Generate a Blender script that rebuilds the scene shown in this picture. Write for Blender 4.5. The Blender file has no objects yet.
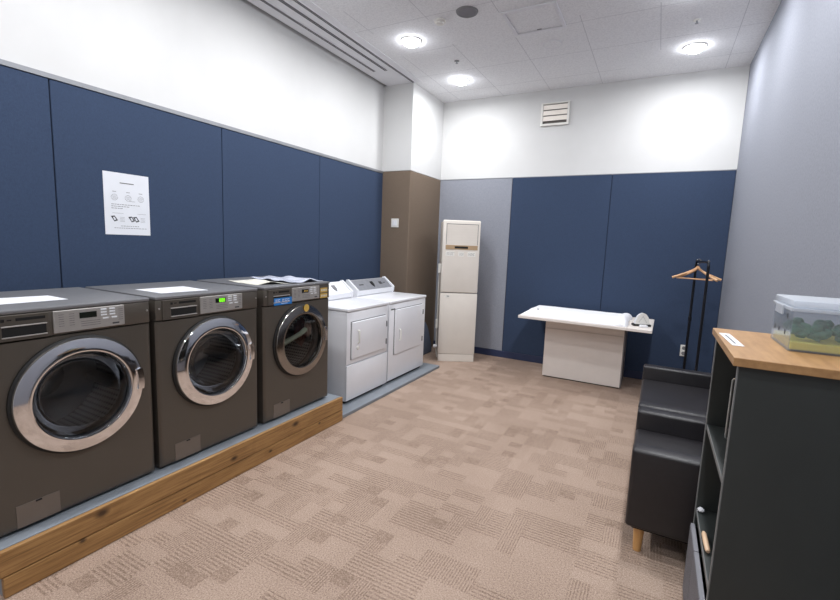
import bpy, bmesh, math, random
from mathutils import Vector, Matrix, noise
random.seed(7)
PI = math.pi
S = bpy.context.scene
COL = S.collection

# ------------------------------------------------------------------ camera
CZ = 1.5
r_ = Vector((0.88075884, 0.4720085, 0.03836455))
u_ = Vector((-0.09367844, 0.09424361, 0.99113192))
f_ = Vector((-0.46420707, 0.87654214, -0.12722291))
cam_d = bpy.data.cameras.new('camera')
cam_d.sensor_width = 36.0
cam_d.lens = 443.28 / 840 * 36.0
cam_d.clip_start = 0.02
cam = bpy.data.objects.new('camera', cam_d)
COL.objects.link(cam)
M = Matrix((r_, u_, -f_)).transposed().to_4x4()
M.translation = Vector((3.2157, 0.0, CZ))
cam.matrix_world = M
S.camera = cam

# ------------------------------------------------------------------ world, exposure
w = bpy.data.worlds.new('world'); S.world = w; w.use_nodes = True
w.node_tree.nodes['Background'].inputs[0].default_value = (0.8, 0.85, 1, 1)
w.node_tree.nodes['Background'].inputs[1].default_value = 0.3
S.view_settings.view_transform = 'Standard'
S.view_settings.look = 'None'
S.view_settings.gamma = 1
S.view_settings.use_curve_mapping = False
S.view_settings.exposure = 0.0

# room numbers
W, YB, H1, H2, YF = 3.854, 5.766, 2.390, 3.424, -2.0
PX, PY = 0.42, 4.90
LAMP_W = 17.0
# rows of downlights (the lamps' own light is made with them, further down)

# ------------------------------------------------------------------ materials
def lin(c):
    return tuple(((v / 255) / 12.92 if v / 255 <= 0.04045 else ((v / 255 + 0.055) / 1.055) ** 2.4) for v in c) + (1,)

class NT:
    def __init__(s, name):
        s.m = bpy.data.materials.new(name); s.m.use_nodes = True
        s.t = s.m.node_tree; s.b = s.t.nodes['Principled BSDF']
        s.out = s.t.nodes['Material Output']
    def n(s, kind, **kw):
        n = s.t.nodes.new(kind)
        for k, v in kw.items(): setattr(n, k, v)
        return n
    def l(s, a, b): s.t.links.new(a, b)
    def math(s, op, a, b=None, c=None):
        n = s.n('ShaderNodeMath', operation=op)
        for i, v in enumerate((a, b, c)):
            if v is None: continue
            if isinstance(v, (int, float)): n.inputs[i].default_value = v
            else: s.l(v, n.inputs[i])
        return n.outputs[0]
    def obj(s):
        return s.n('ShaderNodeTexCoord').outputs['Object']
    def geo(s):
        return s.n('ShaderNodeNewGeometry').outputs['Position']
    def mapp(s, v, scale):
        n = s.n('ShaderNodeMapping'); n.inputs['Scale'].default_value = scale; s.l(v, n.inputs[0]); return n.outputs[0]
    def noise(s, v, scale, detail=3, rough=0.55):
        n = s.n('ShaderNodeTexNoise'); n.inputs['Scale'].default_value = scale
        n.inputs['Detail'].default_value = detail; n.inputs['Roughness'].default_value = rough
        if v is not None: s.l(v, n.inputs['Vector'])
        return n.outputs['Fac']
    def ramp(s, f, stops):
        n = s.n('ShaderNodeValToRGB'); cr = n.color_ramp
        while len(cr.elements) < len(stops): cr.elements.new(0.5)
        for e, (p, c) in zip(cr.elements, stops): e.position = p; e.color = c
        s.l(f, n.inputs[0]); return n.outputs[0]
    def mix(s, f, a, b, mode='MIX'):
        n = s.n('ShaderNodeMix', data_type='RGBA', blend_type=mode)
        if isinstance(f, (int, float)): n.inputs['Factor'].default_value = f
        else: s.l(f, n.inputs['Factor'])
        for k, v in ((6, a), (7, b)):
            if isinstance(v, tuple): n.inputs[k].default_value = v
            else: s.l(v, n.inputs[k])
        return n.outputs[2]
    def bump(s, h, strength, dist=0.01):
        n = s.n('ShaderNodeBump'); n.inputs['Strength'].default_value = strength
        n.inputs['Distance'].default_value = dist; s.l(h, n.inputs['Height']); s.l(n.outputs[0], s.b.inputs['Normal'])

def mat(name, rgb, rough=0.5, metal=0.0, var=0.06, scale=8, bump=0.0, bscale=200, spec=None, coat=0):
    N = NT(name); c = lin(rgb)
    f = N.noise(N.obj(), scale)
    lo = tuple(v * (1 - var) for v in c[:3]) + (1,); hi = tuple(min(1, v * (1 + var)) for v in c[:3]) + (1,)
    N.l(N.ramp(f, [(0.3, lo), (0.7, hi)]), N.b.inputs['Base Color'])
    N.b.inputs['Roughness'].default_value = rough; N.b.inputs['Metallic'].default_value = metal
    if spec is not None: N.b.inputs['Specular IOR Level'].default_value = spec
    if coat: N.b.inputs['Coat Weight'].default_value = coat
    if bump: N.bump(N.noise(N.obj(), bscale), bump, 0.002)
    return N.m

def emis(name, rgb, st):
    N = NT(name)
    N.b.inputs['Base Color'].default_value = lin(rgb)
    N.b.inputs['Emission Color'].default_value = lin(rgb); N.b.inputs['Emission Strength'].default_value = st
    return N.m

def fabric(name, rgb, var=0.10, rough=0.95):
    N = NT(name); c = lin(rgb); p = N.geo()
    fine = N.noise(N.mapp(p, (1, 1, 1)), 90, 4, 0.7)
    weave = N.noise(N.mapp(p, (1, 1, 0.25)), 260, 2, 0.5)
    f = N.math('ADD', N.math('MULTIPLY', fine, 0.6), N.math('MULTIPLY', weave, 0.4))
    lo = tuple(v * (1 - var) for v in c[:3]) + (1,); hi = tuple(min(1, v * (1 + var)) for v in c[:3]) + (1,)
    N.l(N.ramp(f, [(0.35, lo), (0.65, hi)]), N.b.inputs['Base Color'])
    N.b.inputs['Roughness'].default_value = rough; N.b.inputs['Specular IOR Level'].default_value = 0.2
    N.bump(f, 0.35, 0.002)
    return N.m

def carpet():
    N = NT('carpet_tiles'); p = N.geo()
    sp = N.n('ShaderNodeSeparateXYZ'); N.l(p, sp.inputs[0]); x, y = sp.outputs[0], sp.outputs[1]
    def cell(v, s, off=0.0):
        return N.math('FLOOR', N.math('DIVIDE', N.math('ADD', v, off), s))
    def rnd(a, b, k):
        c = N.n('ShaderNodeCombineXYZ'); N.l(a, c.inputs[0]); N.l(b, c.inputs[1]); c.inputs[2].default_value = k
        wn = N.n('ShaderNodeTexWhiteNoise', noise_dimensions='3D'); N.l(c.outputs[0], wn.inputs['Vector']); return wn.outputs['Value']
    a = rnd(cell(x, 0.1875, 9), cell(y, 0.0833, 9), 1)          # wide blocks
    b = rnd(cell(x, 0.09375, 9), cell(y, 0.1666, 9), 2)     # tall blocks
    d = rnd(cell(x, 0.09375, 9), cell(y, 0.0833, 9), 3)          # little dark squares
    k = rnd(cell(x, 0.5, 9), cell(y, 0.5, 9), 4)              # whole tiles
    def stripe(v, per):
        w_ = N.math('SINE', N.math('MULTIPLY', v, 2 * PI / per)); return N.math('MULTIPLY_ADD', w_, 0.5, 0.5)
    def smooth(v, lo, hi):
        mr = N.n('ShaderNodeMapRange'); mr.inputs['From Min'].default_value = lo; mr.inputs['From Max'].default_value = hi
        N.l(v, mr.inputs[0]); return mr.outputs[0]
    sy = smooth(stripe(y, 0.021), 0.35, 0.75); sx = smooth(stripe(x, 0.0135), 0.35, 0.75)
    isb = N.math('GREATER_THAN', b, 0.80)
    ha = N.math('MULTIPLY', N.math('MULTIPLY', N.math('GREATER_THAN', a, 0.55), N.math('SUBTRACT', 1.0, isb)), sy)
    hb = N.math('MULTIPLY', isb, sx)
    hd = N.math('GREATER_THAN', d, 0.93)
    nz = N.noise(p, 150, 4, 0.85); big = N.noise(p, 1.6, 3, 0.5); mid = N.noise(p, 45, 2, 0.6)
    st = N.math('MAXIMUM', N.math('MULTIPLY', ha, 0.8), N.math('MAXIMUM', N.math('MULTIPLY', hb, 0.75), N.math('MULTIPLY', hd, 0.6)))
    st = N.math('MULTIPLY', st, smooth(mid, 0.2, 0.62))
    v = N.math('ADD', N.math('MULTIPLY', st, 0.36), N.math('MULTIPLY', N.math('SUBTRACT', nz, 0.5), 2.6))
    v = N.math('ADD', v, N.math('MULTIPLY', N.math('SUBTRACT', big, 0.5), 0.35))
    v = N.math('ADD', v, N.math('MULTIPLY', N.math('SUBTRACT', k, 0.5), 0.08))
    v = N.math('ADD', v, 0.32)
    N.l(N.ramp(v, [(0.0, lin((190, 169, 153))), (0.35, lin((160, 138, 122))), (0.65, lin((126, 105, 90))), (1.0, lin((90, 72, 60)))]), N.b.inputs['Base Color'])
    N.b.inputs['Roughness'].default_value = 0.72; N.b.inputs['Specular IOR Level'].default_value = 0.35
    N.bump(N.math('SUBTRACT', nz, N.math('MULTIPLY', st, 0.6)), 0.5, 0.004)
    return N.m

def ceiling_mat():
    N = NT('ceiling_tiles'); p = N.geo()
    sp = N.n('ShaderNodeSeparateXYZ'); N.l(p, sp.inputs[0]); x, y = sp.outputs[0], sp.outputs[1]
    def line(v, off, per, wd):
        m = N.math('FRACT', N.math('DIVIDE', N.math('ADD', v, 10 * per - off), per))
        dd = N.math('MINIMUM', m, N.math('SUBTRACT', 1.0, m))
        return N.math('LESS_THAN', dd, wd / per)
    ln = N.math('MAXIMUM', line(x, 1.861, 0.595, 0.0028), line(y, 4.79, 0.605, 0.0028))
    fade = N.math('GREATER_THAN', N.noise(p, 0.9, 1), 0.40)
    ln = N.math('MULTIPLY', ln, fade)
    tile = N.n('ShaderNodeTexVoronoi'); tile.inputs['Scale'].default_value = 90; N.l(N.mapp(p, (1, 0.5, 1)), tile.inputs['Vector'])
    nz = N.noise(p, 70, 4, 0.75)
    base = N.ramp(nz, [(0.36, lin((216, 216, 219))), (0.5, lin((228, 228, 230))), (0.62, lin((234, 234, 236)))])
    N.l(N.mix(ln, base, lin((192, 192, 196))), N.b.inputs['Base Color'])
    N.b.inputs['Roughness'].default_value = 0.9
    N.bump(nz, 0.4, 0.003)
    return N.m

def stained_pine():
    N = NT('stained_pine'); p = N.geo()
    warp = N.noise(p, 3, 2)
    gr = N.noise(N.mapp(p, (14, 1.1, 26)), 3.2, 5, 0.6)
    fine = N.noise(N.mapp(p, (30, 2, 90)), 6, 3, 0.6)
    f = N.math('ADD', N.math('MULTIPLY', gr, 0.7), N.math('MULTIPLY', fine, 0.3))
    colr = N.ramp(f, [(0.25, lin((96, 66, 36))), (0.45, lin((146, 108, 64))), (0.6, lin((172, 132, 82))), (0.78, lin((126, 90, 50)))])
    colr = N.mix(N.math('MULTIPLY', N.math('GREATER_THAN', warp, 0.55), 0.12), colr, lin((110, 72, 36)))
    ks = [(1.036, 0.173, 0.020), (0.949, 0.085, 0.010), (1.446, 0.022, 0.009), (1.78, 0.128, 0.016), (2.072, 0.055, 0.010), (2.311, 0.163, 0.020), (2.57, 0.079, 0.009)]
    acc = None
    for (ky, kz, kr) in ks:
        d = N.n('ShaderNodeVectorMath', operation='SUBTRACT'); N.l(p, d.inputs[0]); d.inputs[1].default_value = (1.0106, ky, kz)
        s = N.n('ShaderNodeVectorMath', operation='MULTIPLY'); N.l(d.outputs[0], s.inputs[0]); s.inputs[1].default_value = (0, 0.6, 1)
        ln = N.n('ShaderNodeVectorMath', operation='LENGTH'); N.l(s.outputs[0], ln.inputs[0])
        mr = N.n('ShaderNodeMapRange'); mr.inputs['From Min'].default_value = kr * 1.3; mr.inputs['From Max'].default_value = kr * 0.35
        N.l(ln.outputs['Value'], mr.inputs[0])
        acc = mr.outputs[0] if acc is None else N.math('MAXIMUM', acc, mr.outputs[0])
    colr = N.mix(N.math('MULTIPLY', acc, 0.9), colr, lin((44, 22, 10)))
    N.l(colr, N.b.inputs['Base Color']); N.b.inputs['Roughness'].default_value = 0.5
    N.bump(f, 0.15, 0.002)
    return N.m

def wood(name, a, b, scale=(2, 18, 18), rough=0.45):
    N = NT(name); p = N.obj()
    gr = N.noise(N.mapp(p, scale), 2.5, 5, 0.6)
    N.l(N.ramp(gr, [(0.3, lin(a)), (0.7, lin(b))]), N.b.inputs['Base Color'])
    N.b.inputs['Roughness'].default_value = rough
    return N.m

def glassy(name, rgb, opacity, rough=0.05, gloss=1.0):
    N = NT(name)
    N.t.nodes.remove(N.b)
    tr = N.n('ShaderNodeBsdfTransparent'); tr.inputs[0].default_value = lin(rgb)
    gl = N.n('ShaderNodeBsdfGlossy'); gl.inputs['Roughness'].default_value = rough
    fr = N.n('ShaderNodeFresnel'); fr.inputs[0].default_value = 1.45
    mx = N.n('ShaderNodeMixShader'); N.l(N.math('MULTIPLY', fr.outputs[0], gloss), mx.inputs[0]); N.l(tr.outputs[0], mx.inputs[1]); N.l(gl.outputs[0], mx.inputs[2])
    last = mx.outputs[0]
    if opacity > 0:
        df = N.n('ShaderNodeBsdfDiffuse'); df.inputs[0].default_value = lin((235, 240, 245))
        m2 = N.n('ShaderNodeMixShader'); m2.inputs[0].default_value = opacity
        N.l(last, m2.inputs[1]); N.l(df.outputs[0], m2.inputs[2]); last = m2.outputs[0]
    N.l(last, N.out.inputs[0])
    return N.m

def drum_mat():
    N = NT('perforated_drum_steel'); p = N.obj()
    sp = N.n('ShaderNodeSeparateXYZ'); N.l(p, sp.inputs[0])
    ang = N.math('ARCTAN2', N.math('SUBTRACT', sp.outputs[2], 0.543), sp.outputs[1])
    c = N.n('ShaderNodeCombineXYZ'); N.l(N.math('MULTIPLY', ang, 0.22), c.inputs[0]); N.l(sp.outputs[0], c.inputs[1])
    v = N.n('ShaderNodeTexVoronoi'); v.inputs['Scale'].default_value = 45; v.inputs['Randomness'].default_value = 0.0; N.l(c.outputs[0], v.inputs['Vector'])
    hole = N.math('LESS_THAN', v.outputs['Distance'], 0.28)
    N.l(N.mix(hole, lin((232, 230, 226)), lin((24, 24, 24))), N.b.inputs['Base Color'])
    N.b.inputs['Metallic'].default_value = 0.8; N.b.inputs['Roughness'].default_value = 0.25
    return N.m

MAT = dict(
    carpet=carpet(), ceil=ceiling_mat(), pine=stained_pine(),
    white_wall=mat('white_wall_paint', (203, 203, 202), 0.85, var=0.02, scale=3, bump=0.06, bscale=120),
    navy=fabric('navy_fabric', (55, 68, 91)),
    navy_dark=mat('navy_paint', (40, 50, 80), 0.5),
    grey_fabric=fabric('blue_grey_fabric', (139, 142, 151), 0.12),
    brown=fabric('brown_fabric', (115, 101, 88), 0.08),
    rail=mat('aluminium_rail', (138, 140, 144), 0.45, 0.5),
    seam=mat('seam_dark', (26, 34, 54), 0.9),
    border=mat('white_ceiling_board', (222, 222, 226), 0.7, var=0.02),
    slot=mat('dark_slot', (52, 52, 58), 0.6),
    body=mat('dark_warm_grey_enamel', (88, 82, 75), 0.36, 0.35, var=0.04, scale=3),
    flap=mat('warm_grey_flap', (114, 105, 97), 0.42, 0.3, var=0.05),
    body_top=mat('grey_washer_lid', (118, 118, 120), 0.4, 0.25, var=0.04),
    black=mat('black_rubber', (16, 16, 16), 0.6),
    gap=mat('black_recess', (6, 6, 6), 0.8),
    chrome=mat('chrome', (236, 237, 240), 0.08, 1.0, var=0.01),
    chrome_dull=mat('dull_chrome', (150, 146, 142), 0.18, 1.0, var=0.02),
    silver=mat('brushed_silver_panel', (176, 172, 168), 0.38, 0.55, var=0.04, scale=30),
    print_=mat('grey_print', (98, 97, 98), 0.6),
    print_dark=mat('dark_print', (60, 60, 64), 0.6),
    white_print=mat('white_print', (225, 228, 232), 0.6),
    glass=glassy('door_glass', (224, 226, 228), 0.0, 0.02, 0.8), drum=drum_mat(),
    drum_back=mat('drum_back_steel', (165, 163, 160), 0.3, 0.8),
    green_led=emis('green_display', (130, 225, 40), 1.1),
    lcd=mat('dark_display', (26, 30, 24), 0.2),
    paper=mat('white_paper', (218, 220, 225), 0.8, var=0.02),
    film=mat('pale_plastic_film', (196, 200, 214), 0.22, var=0.08, scale=12),
    cream_paper=mat('cream_paper', (206, 204, 192), 0.8, var=0.04),
    blue=mat('blue_sticker', (30, 120, 196), 0.5),
    yellow=mat('yellow_sticker', (196, 160, 72), 0.6),
    white_enamel=mat('white_enamel', (230, 231, 235), 0.28, 0.0, var=0.015, coat=0.2),
    console=mat('grey_console_face', (140, 142, 148), 0.35, 0.3, var=0.08, scale=20),
    grey_plastic=mat('grey_plastic', (120, 120, 122), 0.5),
    mat_grey=mat('grey_vinyl_mat', (128, 134, 141), 0.55, var=0.06),
    deck=mat('grey_vinyl_deck', (138, 145, 153), 0.5, var=0.05),
    ac=mat('cream_plastic', (214, 207, 198), 0.45, var=0.02),
    ac_side=mat('cream_plastic_side', (206, 199, 190), 0.5, var=0.02),
    tan=mat('tan_plastic_band', (166, 140, 108), 0.45),
    table=mat('white_laminate', (226, 218, 211), 0.4, var=0.02),
    table_edge=mat('grey_laminate_edge', (120, 116, 116), 0.5),
    cloth=mat('white_cotton', (238, 238, 242), 0.9, var=0.02, bump=0.3, bscale=60),
    leather=mat('black_leather', (31, 29, 32), 0.4, var=0.10, scale=30, bump=0.25, bscale=260),
    dark_panel=mat('black_underside', (24, 23, 24), 0.8),
    leg_wood=wood('light_beech', (196, 146, 88), (222, 176, 118), (20, 20, 2)),
    pale_wood=wood('pale_birch', (206, 172, 140), (226, 196, 166), (20, 3, 20)),
    hanger_wood=wood('hanger_wood', (186, 138, 96), (214, 172, 130), (3, 20, 20)),
    rack=mat('black_steel_tube', (26, 27, 32), 0.35, 0.5),
    charcoal=mat('charcoal_laminate', (46, 50, 49), 0.5, var=0.08, scale=5),
    edge=mat('grey_edge_band', (112, 114, 114), 0.5),
    oak=wood('oak_laminate', (150, 112, 72), (176, 137, 92), (14, 2.2, 14)),
    clear=glassy('clear_plastic', (246, 249, 252), 0.10, 0.1, 0.6),
    clear_lid=glassy('frosted_plastic', (244, 247, 252), 0.32, 0.2, 0.7),
    leaf=mat('green_contents', (62, 122, 92), 0.6, var=0.4, scale=25),
    sponge=mat('yellow_sponge', (236, 218, 96), 0.8, var=0.06),
    ribbed=mat('grey_ribbed_board', (122, 122, 128), 0.5),
    frame_white=mat('pale_metal_frame', (176, 176, 172), 0.35, 0.5),
    off_white=mat('off_white_plastic', (224, 222, 216), 0.45, var=0.02),
    vent_dark=mat('vent_grey_recess', (92, 86, 82), 0.7),
    lens=emis('lamp_lens', (246, 249, 255), 52.0),
    vent_slat=mat('cream_vent_slat', (240, 232, 222), 0.5, var=0.02),
    slate=mat('slate_blue_bag', (84, 92, 108), 0.7),
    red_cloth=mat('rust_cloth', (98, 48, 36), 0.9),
    pale_reflection=mat('pale_green_reflection', (178, 184, 160), 0.9),  # colour of the strip imitating a reflection in the washer door
    beige_reflection=mat('beige_reflection', (176, 150, 134), 0.9),  # beige end of that imitated reflection
    light_grey_vent=mat('grey_mesh', (124, 122, 128), 0.7),
)

# ------------------------------------------------------------------ helpers
def link(name, bm, m, parent=None, smooth=False, kind=None, loc=None):
    me = bpy.data.meshes.new(name); bm.normal_update(); bm.to_mesh(me); bm.free()
    ms = m if isinstance(m, (list, tuple)) else [m]
    for q in ms: me.materials.append(MAT[q])
    if smooth:
        for p in me.polygons: p.use_smooth = True
        try: me.set_sharp_from_angle(angle=0.7)
        except Exception: pass
    o = bpy.data.objects.new(name, me); COL.objects.link(o)
    if parent: o.parent = parent
    if kind: o['kind'] = kind
    if loc: o.location = loc
    return o

def root(name, label, cat, loc, rz=0, group=None):
    o = bpy.data.objects.new(name, None); COL.objects.link(o); o.empty_display_size = 0.1
    o.location = loc; o.rotation_euler = (0, 0, rz); o['label'] = label; o['category'] = cat
    if group: o['group'] = group
    return o

def tag(o, label, cat, group=None):
    o['label'] = label; o['category'] = cat
    if group: o['group'] = group
    return o

def bm_(): return bmesh.new()

def box(bm, x0, x1, y0, y1, z0, z1, bev=0.0, seg=2, mi=0):
    t = bmesh.new()
    vs = [t.verts.new((x, y, z)) for x in (x0, x1) for y in (y0, y1) for z in (z0, z1)]
    for q in ((0, 1, 3, 2), (4, 6, 7, 5), (0, 4, 5, 1), (2, 3, 7, 6), (0, 2, 6, 4), (1, 5, 7, 3)):
        t.faces.new([vs[i] for i in q])
    if bev: bmesh.ops.bevel(t, geom=t.edges[:] , offset=bev, segments=seg, profile=0.5, affect='EDGES')
    for f in t.faces: f.material_index = mi
    me = bpy.data.meshes.new('tmp'); t.to_mesh(me); t.free(); bm.from_mesh(me); bpy.data.meshes.remove(me)
    return bm

def B(*a, **k): return box(bm_(), *a, **k)

def lathe(bm, prof, axis='x', c=(0, 0, 0), n=64, mi=0, close=False):
    """prof: list of (r, h) along the axis"""
    rings = []
    for (r, h) in prof:
        ring = []
        for i in range(n):
            a = 2 * PI * i / n; u, v = r * math.cos(a), r * math.sin(a)
            p = {'x': (h, u, v), 'y': (u, h, v), 'z': (u, v, h)}[axis]
            ring.append(bm.verts.new((c[0] + p[0], c[1] + p[1], c[2] + p[2])))
        rings.append(ring)
    for a, b in zip(rings, rings[1:]):
        for i in range(n):
            f = bm.faces.new((a[i], a[(i + 1) % n], b[(i + 1) % n], b[i])); f.material_index = mi
    if close:
        bm.faces.new(rings[0]).material_index = mi; bm.faces.new(rings[-1][::-1]).material_index = mi
    bmesh.ops.recalc_face_normals(bm, faces=bm.faces[:])
    return bm

def tube(bm, pts, r, n=10, cap=True, radii=None):
    pts = [Vector(p) for p in pts]; rings = []
    prev = None
    for i, p in enumerate(pts):
        d = (pts[min(i + 1, len(pts) - 1)] - pts[max(i - 1, 0)]).normalized()
        if prev is None:
            a = Vector((0, 0, 1)) if abs(d.z) < 0.9 else Vector((1, 0, 0))
            s = d.cross(a).normalized()
        else:
            s = (prev - d * prev.dot(d)).normalized()
        prev = s; t = d.cross(s); rr = radii[i] if radii else r
        rings.append([bm.verts.new(p + s * rr * math.cos(2 * PI * k / n) + t * rr * math.sin(2 * PI * k / n)) for k in range(n)])
    for a, b in zip(rings, rings[1:]):
        for k in range(n): bm.faces.new((a[k], a[(k + 1) % n], b[(k + 1) % n], b[k]))
    if cap: bm.faces.new(rings[0]); bm.faces.new(rings[-1])
    bmesh.ops.recalc_face_normals(bm, faces=bm.faces[:])
    return bm

def prism(bm, outline, axis, a, b, mi=0):
    """outline in the plane across 'axis': y -> (x,z), x -> (y,z), z -> (x,y)"""
    def P(q, h): return {'y': (q[0], h, q[1]), 'x': (h, q[0], q[1]), 'z': (q[0], q[1], h)}[axis]
    va = [bm.verts.new(P(q, a)) for q in outline]; vb = [bm.verts.new(P(q, b)) for q in outline]
    n = len(outline)
    fs = [bm.faces.new(va), bm.faces.new(vb[::-1])] + [bm.faces.new((va[i], va[(i + 1) % n], vb[(i + 1) % n], vb[i])) for i in range(n)]
    for f in fs: f.material_index = mi
    bmesh.ops.recalc_face_normals(bm, faces=bm.faces[:])
    return bm

def copy_tree(o, parent=None):
    c = o.copy(); COL.objects.link(c)
    if parent: c.parent = parent
    for ch in list(o.children): copy_tree(ch, c)
    return c

def children_named(o, n): return [c for c in o.children if c.name.split('.')[0] == n]

# ------------------------------------------------------------------ structure
def structure(name, bm, m, parent=None): return link(name, bm, m, parent, kind=None if parent else 'structure')

structure('floor', B(-0.15, W + 0.15, YF - 0.15, YB + 0.15, -0.12, 0), 'carpet')
cb = bm_()
box(cb, 0.052, W + 0.15, YF - 0.15, YB + 0.15, H2, H2 + 0.10)
ceiling = structure('ceiling', cb, 'ceil')
structure('border_board', B(0.05, 0.525, YF, PY - 0.001, H2 - 0.006, H2 - 0.0005), 'border', ceiling)
structure('slab_above', B(-0.15, 0.052, YF - 0.15, YB + 0.15, H2 + 0.12, H2 + 0.2), 'border', ceiling)

wl = structure('wall_left', B(-0.15, 0, YF - 0.15, YB + 0.15, 0, H2 + 0.2), 'white_wall')
ys = [YF, -1.0, 0.18, 1.354, 2.510, 3.694, PY - 0.001]
for a, b in zip(ys, ys[1:]):
    structure('fabric_panel', B(0.0005, 0.016, a + 0.003, b - 0.003, 0.0, H1 - 0.028, bev=0.004), 'navy', wl)
structure('panel_rail', B(0.0005, 0.022, YF, PY - 0.001, H1 - 0.027, H1), 'rail', wl)
structure('seam_backing', B(0.0005, 0.006, YF, PY - 0.002, 0.0, H1 - 0.03), 'seam', wl)

wb = structure('wall_back', B(-0.15, W + 0.15, YB, YB + 0.15, 0, H2 + 0.2), 'white_wall')
structure('grey_fabric_panel', B(PX + 0.003, 1.458, YB - 0.016, YB - 0.0005, 0.09, H1 - 0.008, bev=0.003), 'grey_fabric', wb)
for a, b in ((1.464, 2.652), (2.658, W - 0.003)):
    structure('navy_fabric_panel', B(a, b, YB - 0.018, YB - 0.0005, 0.09, H1 - 0.008, bev=0.004), 'navy', wb)
structure('seam_backing', B(PX + 0.001, W - 0.001, YB - 0.006, YB - 0.0005, 0.09, H1 - 0.01), 'seam', wb)
structure('panel_rail', B(PX + 0.001, W - 0.001, YB - 0.020, YB - 0.0005, H1 - 0.007, H1 + 0.001), 'rail', wb)
structure('baseboard_back', B(PX + 0.001, W - 0.001, YB - 0.024, YB - 0.0005, 0.0, 0.088, bev=0.003), 'navy_dark')

structure('wall_right', B(W, W + 0.15, YF - 0.15, YB + 0.15, 0, H2 + 0.2), 'grey_fabric')
structure('trim_1', B(W - 0.012, W - 0.0005, YB - 0.03, YB - 0.019, H1, H2 - 0.001), 'white_wall')
structure('wall_front', B(-0.15, W + 0.15, YF - 0.15, YF, 0, H2 + 0.2), 'white_wall')

pil = structure('wall_pillar', B(0.0, PX, PY, YB, H1, H2 - 0.001), 'white_wall')
structure('brown_fabric_panel', B(0.0, PX + 0.004, PY - 0.004, YB, 0.0, H1 - 0.004, bev=0.012, seg=3), 'brown', pil)
structure('corner_bead', B(PX - 0.004, PX + 0.003, PY - 0.003, PY + 0.004, H1, H2 - 0.002), 'white_wall', pil)

# ------------------------------------------------------------------ downlights
def downlight(x, y, label):
    t = root('ceiling_downlight', label, 'ceiling light', (x, y, H2), 0, 'round recessed downlights')
    b = bm_(); lathe(b, [(0.085, -0.0005), (0.098, -0.0005), (0.098, -0.006), (0.085, -0.009), (0.082, -0.004)], 'z', n=40)
    link('trim_ring', b, 'off_white', t, True)
    b = bm_(); lathe(b, [(0.001, -0.052), (0.02, -0.0508), (0.042, -0.046), (0.062, -0.036), (0.076, -0.022), (0.083, -0.004)], 'z', n=40)
    lens = link('lens', b, 'lens', t, True)
    l = bpy.data.lights.new('downlight_lamp', 'AREA'); l.shape = 'DISK'; l.size = 0.16; l.energy = LAMP_W; l.color = (0.97, 0.98, 1.0)
    lo = bpy.data.objects.new('downlight_lamp', l); COL.objects.link(lo); lo.parent = t; lo.location = (0, 0, -0.055)
    return t
DL = [(0.93, 3.93, 'round ceiling downlight just left of the small white smoke detector'),
      (0.965, 5.06, 'round glowing downlight in the ceiling nearest the pillar corner and the back wall'),
      (3.335, 5.09, 'round glowing downlight in the ceiling near the grey right wall and the back wall'),
      (3.27, 3.98, 'downlight at the top edge of the photo near the grey right wall'),
      (0.90, 2.80, 'downlight just above the top edge of the photo beside the air diffuser slots')]
for a in DL: downlight(*a)
for x in (0.93, 3.3):
    for y in (1.65, 0.45, -0.8):
        downlight(x, y, 'round recessed downlight behind the photographer')
downlight(3.3, 2.80, 'round recessed downlight above the black bookcase, out of the photo')

# ------------------------------------------------------------------ ceiling fittings
def diffuser(x, y1, w_, n, label):
    t = root('slot_diffuser', label, 'air diffuser', (x, 0, H2 - 0.006), 0, 'long black slots of the ceiling air diffuser')
    b = bm_(); box(b, -w_ / 2 - 0.008, w_ / 2 + 0.008, YF + 0.1, y1 + 0.008, -0.004, 0.0)
    link('frame', b, 'border', t)
    s = w_ / n
    for i in range(n):
        link('slot', B(-w_ / 2 + i * s + 0.003, -w_ / 2 + (i + 1) * s - 0.003, YF + 0.11, y1, -0.0055, -0.0042), 'slot', t)
diffuser(0.175, 4.42, 0.034, 2, 'narrow black air slot in the white ceiling border, the one nearest the left wall')
diffuser(0.315, 4.45, 0.040, 2, 'black double air slot in the white ceiling border, the middle one of three')
diffuser(0.425, 4.885, 0.034, 2, 'black double air slot in the ceiling, farthest from the wall and reaching the pillar')

t = root('ceiling_hatch', 'square access hatch with a raised white frame in the ceiling', 'ceiling hatch', (2.10, 3.985, H2))
b = bm_()
for q in ((-0.225, 0.225, -0.225, -0.195), (-0.225, 0.225, 0.195, 0.225), (-0.225, -0.195, -0.195, 0.195), (0.195, 0.225, -0.195, 0.195)):
    box(b, *q, -0.014, -0.0005, bev=0.003)
link('frame', b, 'border', t)
link('panel', B(-0.19, 0.19, -0.19, 0.19, -0.005, -0.0005), 'ceil', t)
link('latch', B(-0.02, 0.02, 0.176, 0.186, -0.009, -0.0052), 'grey_plastic', t)

t = root('ceiling_vent', 'round grey mesh vent in the ceiling left of the square hatch', 'ceiling vent', (1.624, 3.642, H2))
b = bm_(); lathe(b, [(0.001, -0.008), (0.075, -0.008)], 'z', n=40); link('grille', b, 'light_grey_vent', t)
b = bm_(); lathe(b, [(0.075, -0.008), (0.079, -0.012), (0.088, -0.010), (0.093, -0.0005)], 'z', n=40); link('rim', b, 'grey_plastic', t, True)

t = root('smoke_detector', 'small white domed smoke detector beside the round grey vent', 'smoke detector', (1.353, 3.687, H2))
b = bm_(); lathe(b, [(0.052, -0.0005), (0.052, -0.012), (0.045, -0.016)], 'z', n=32, close=True); link('base', b, 'off_white', t, True)
b = bm_(); lathe(b, [(0.036, -0.0165), (0.034, -0.030), (0.018, -0.036), (0.001, -0.037)], 'z', n=32); link('dome', b, 'off_white', t, True)

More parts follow.
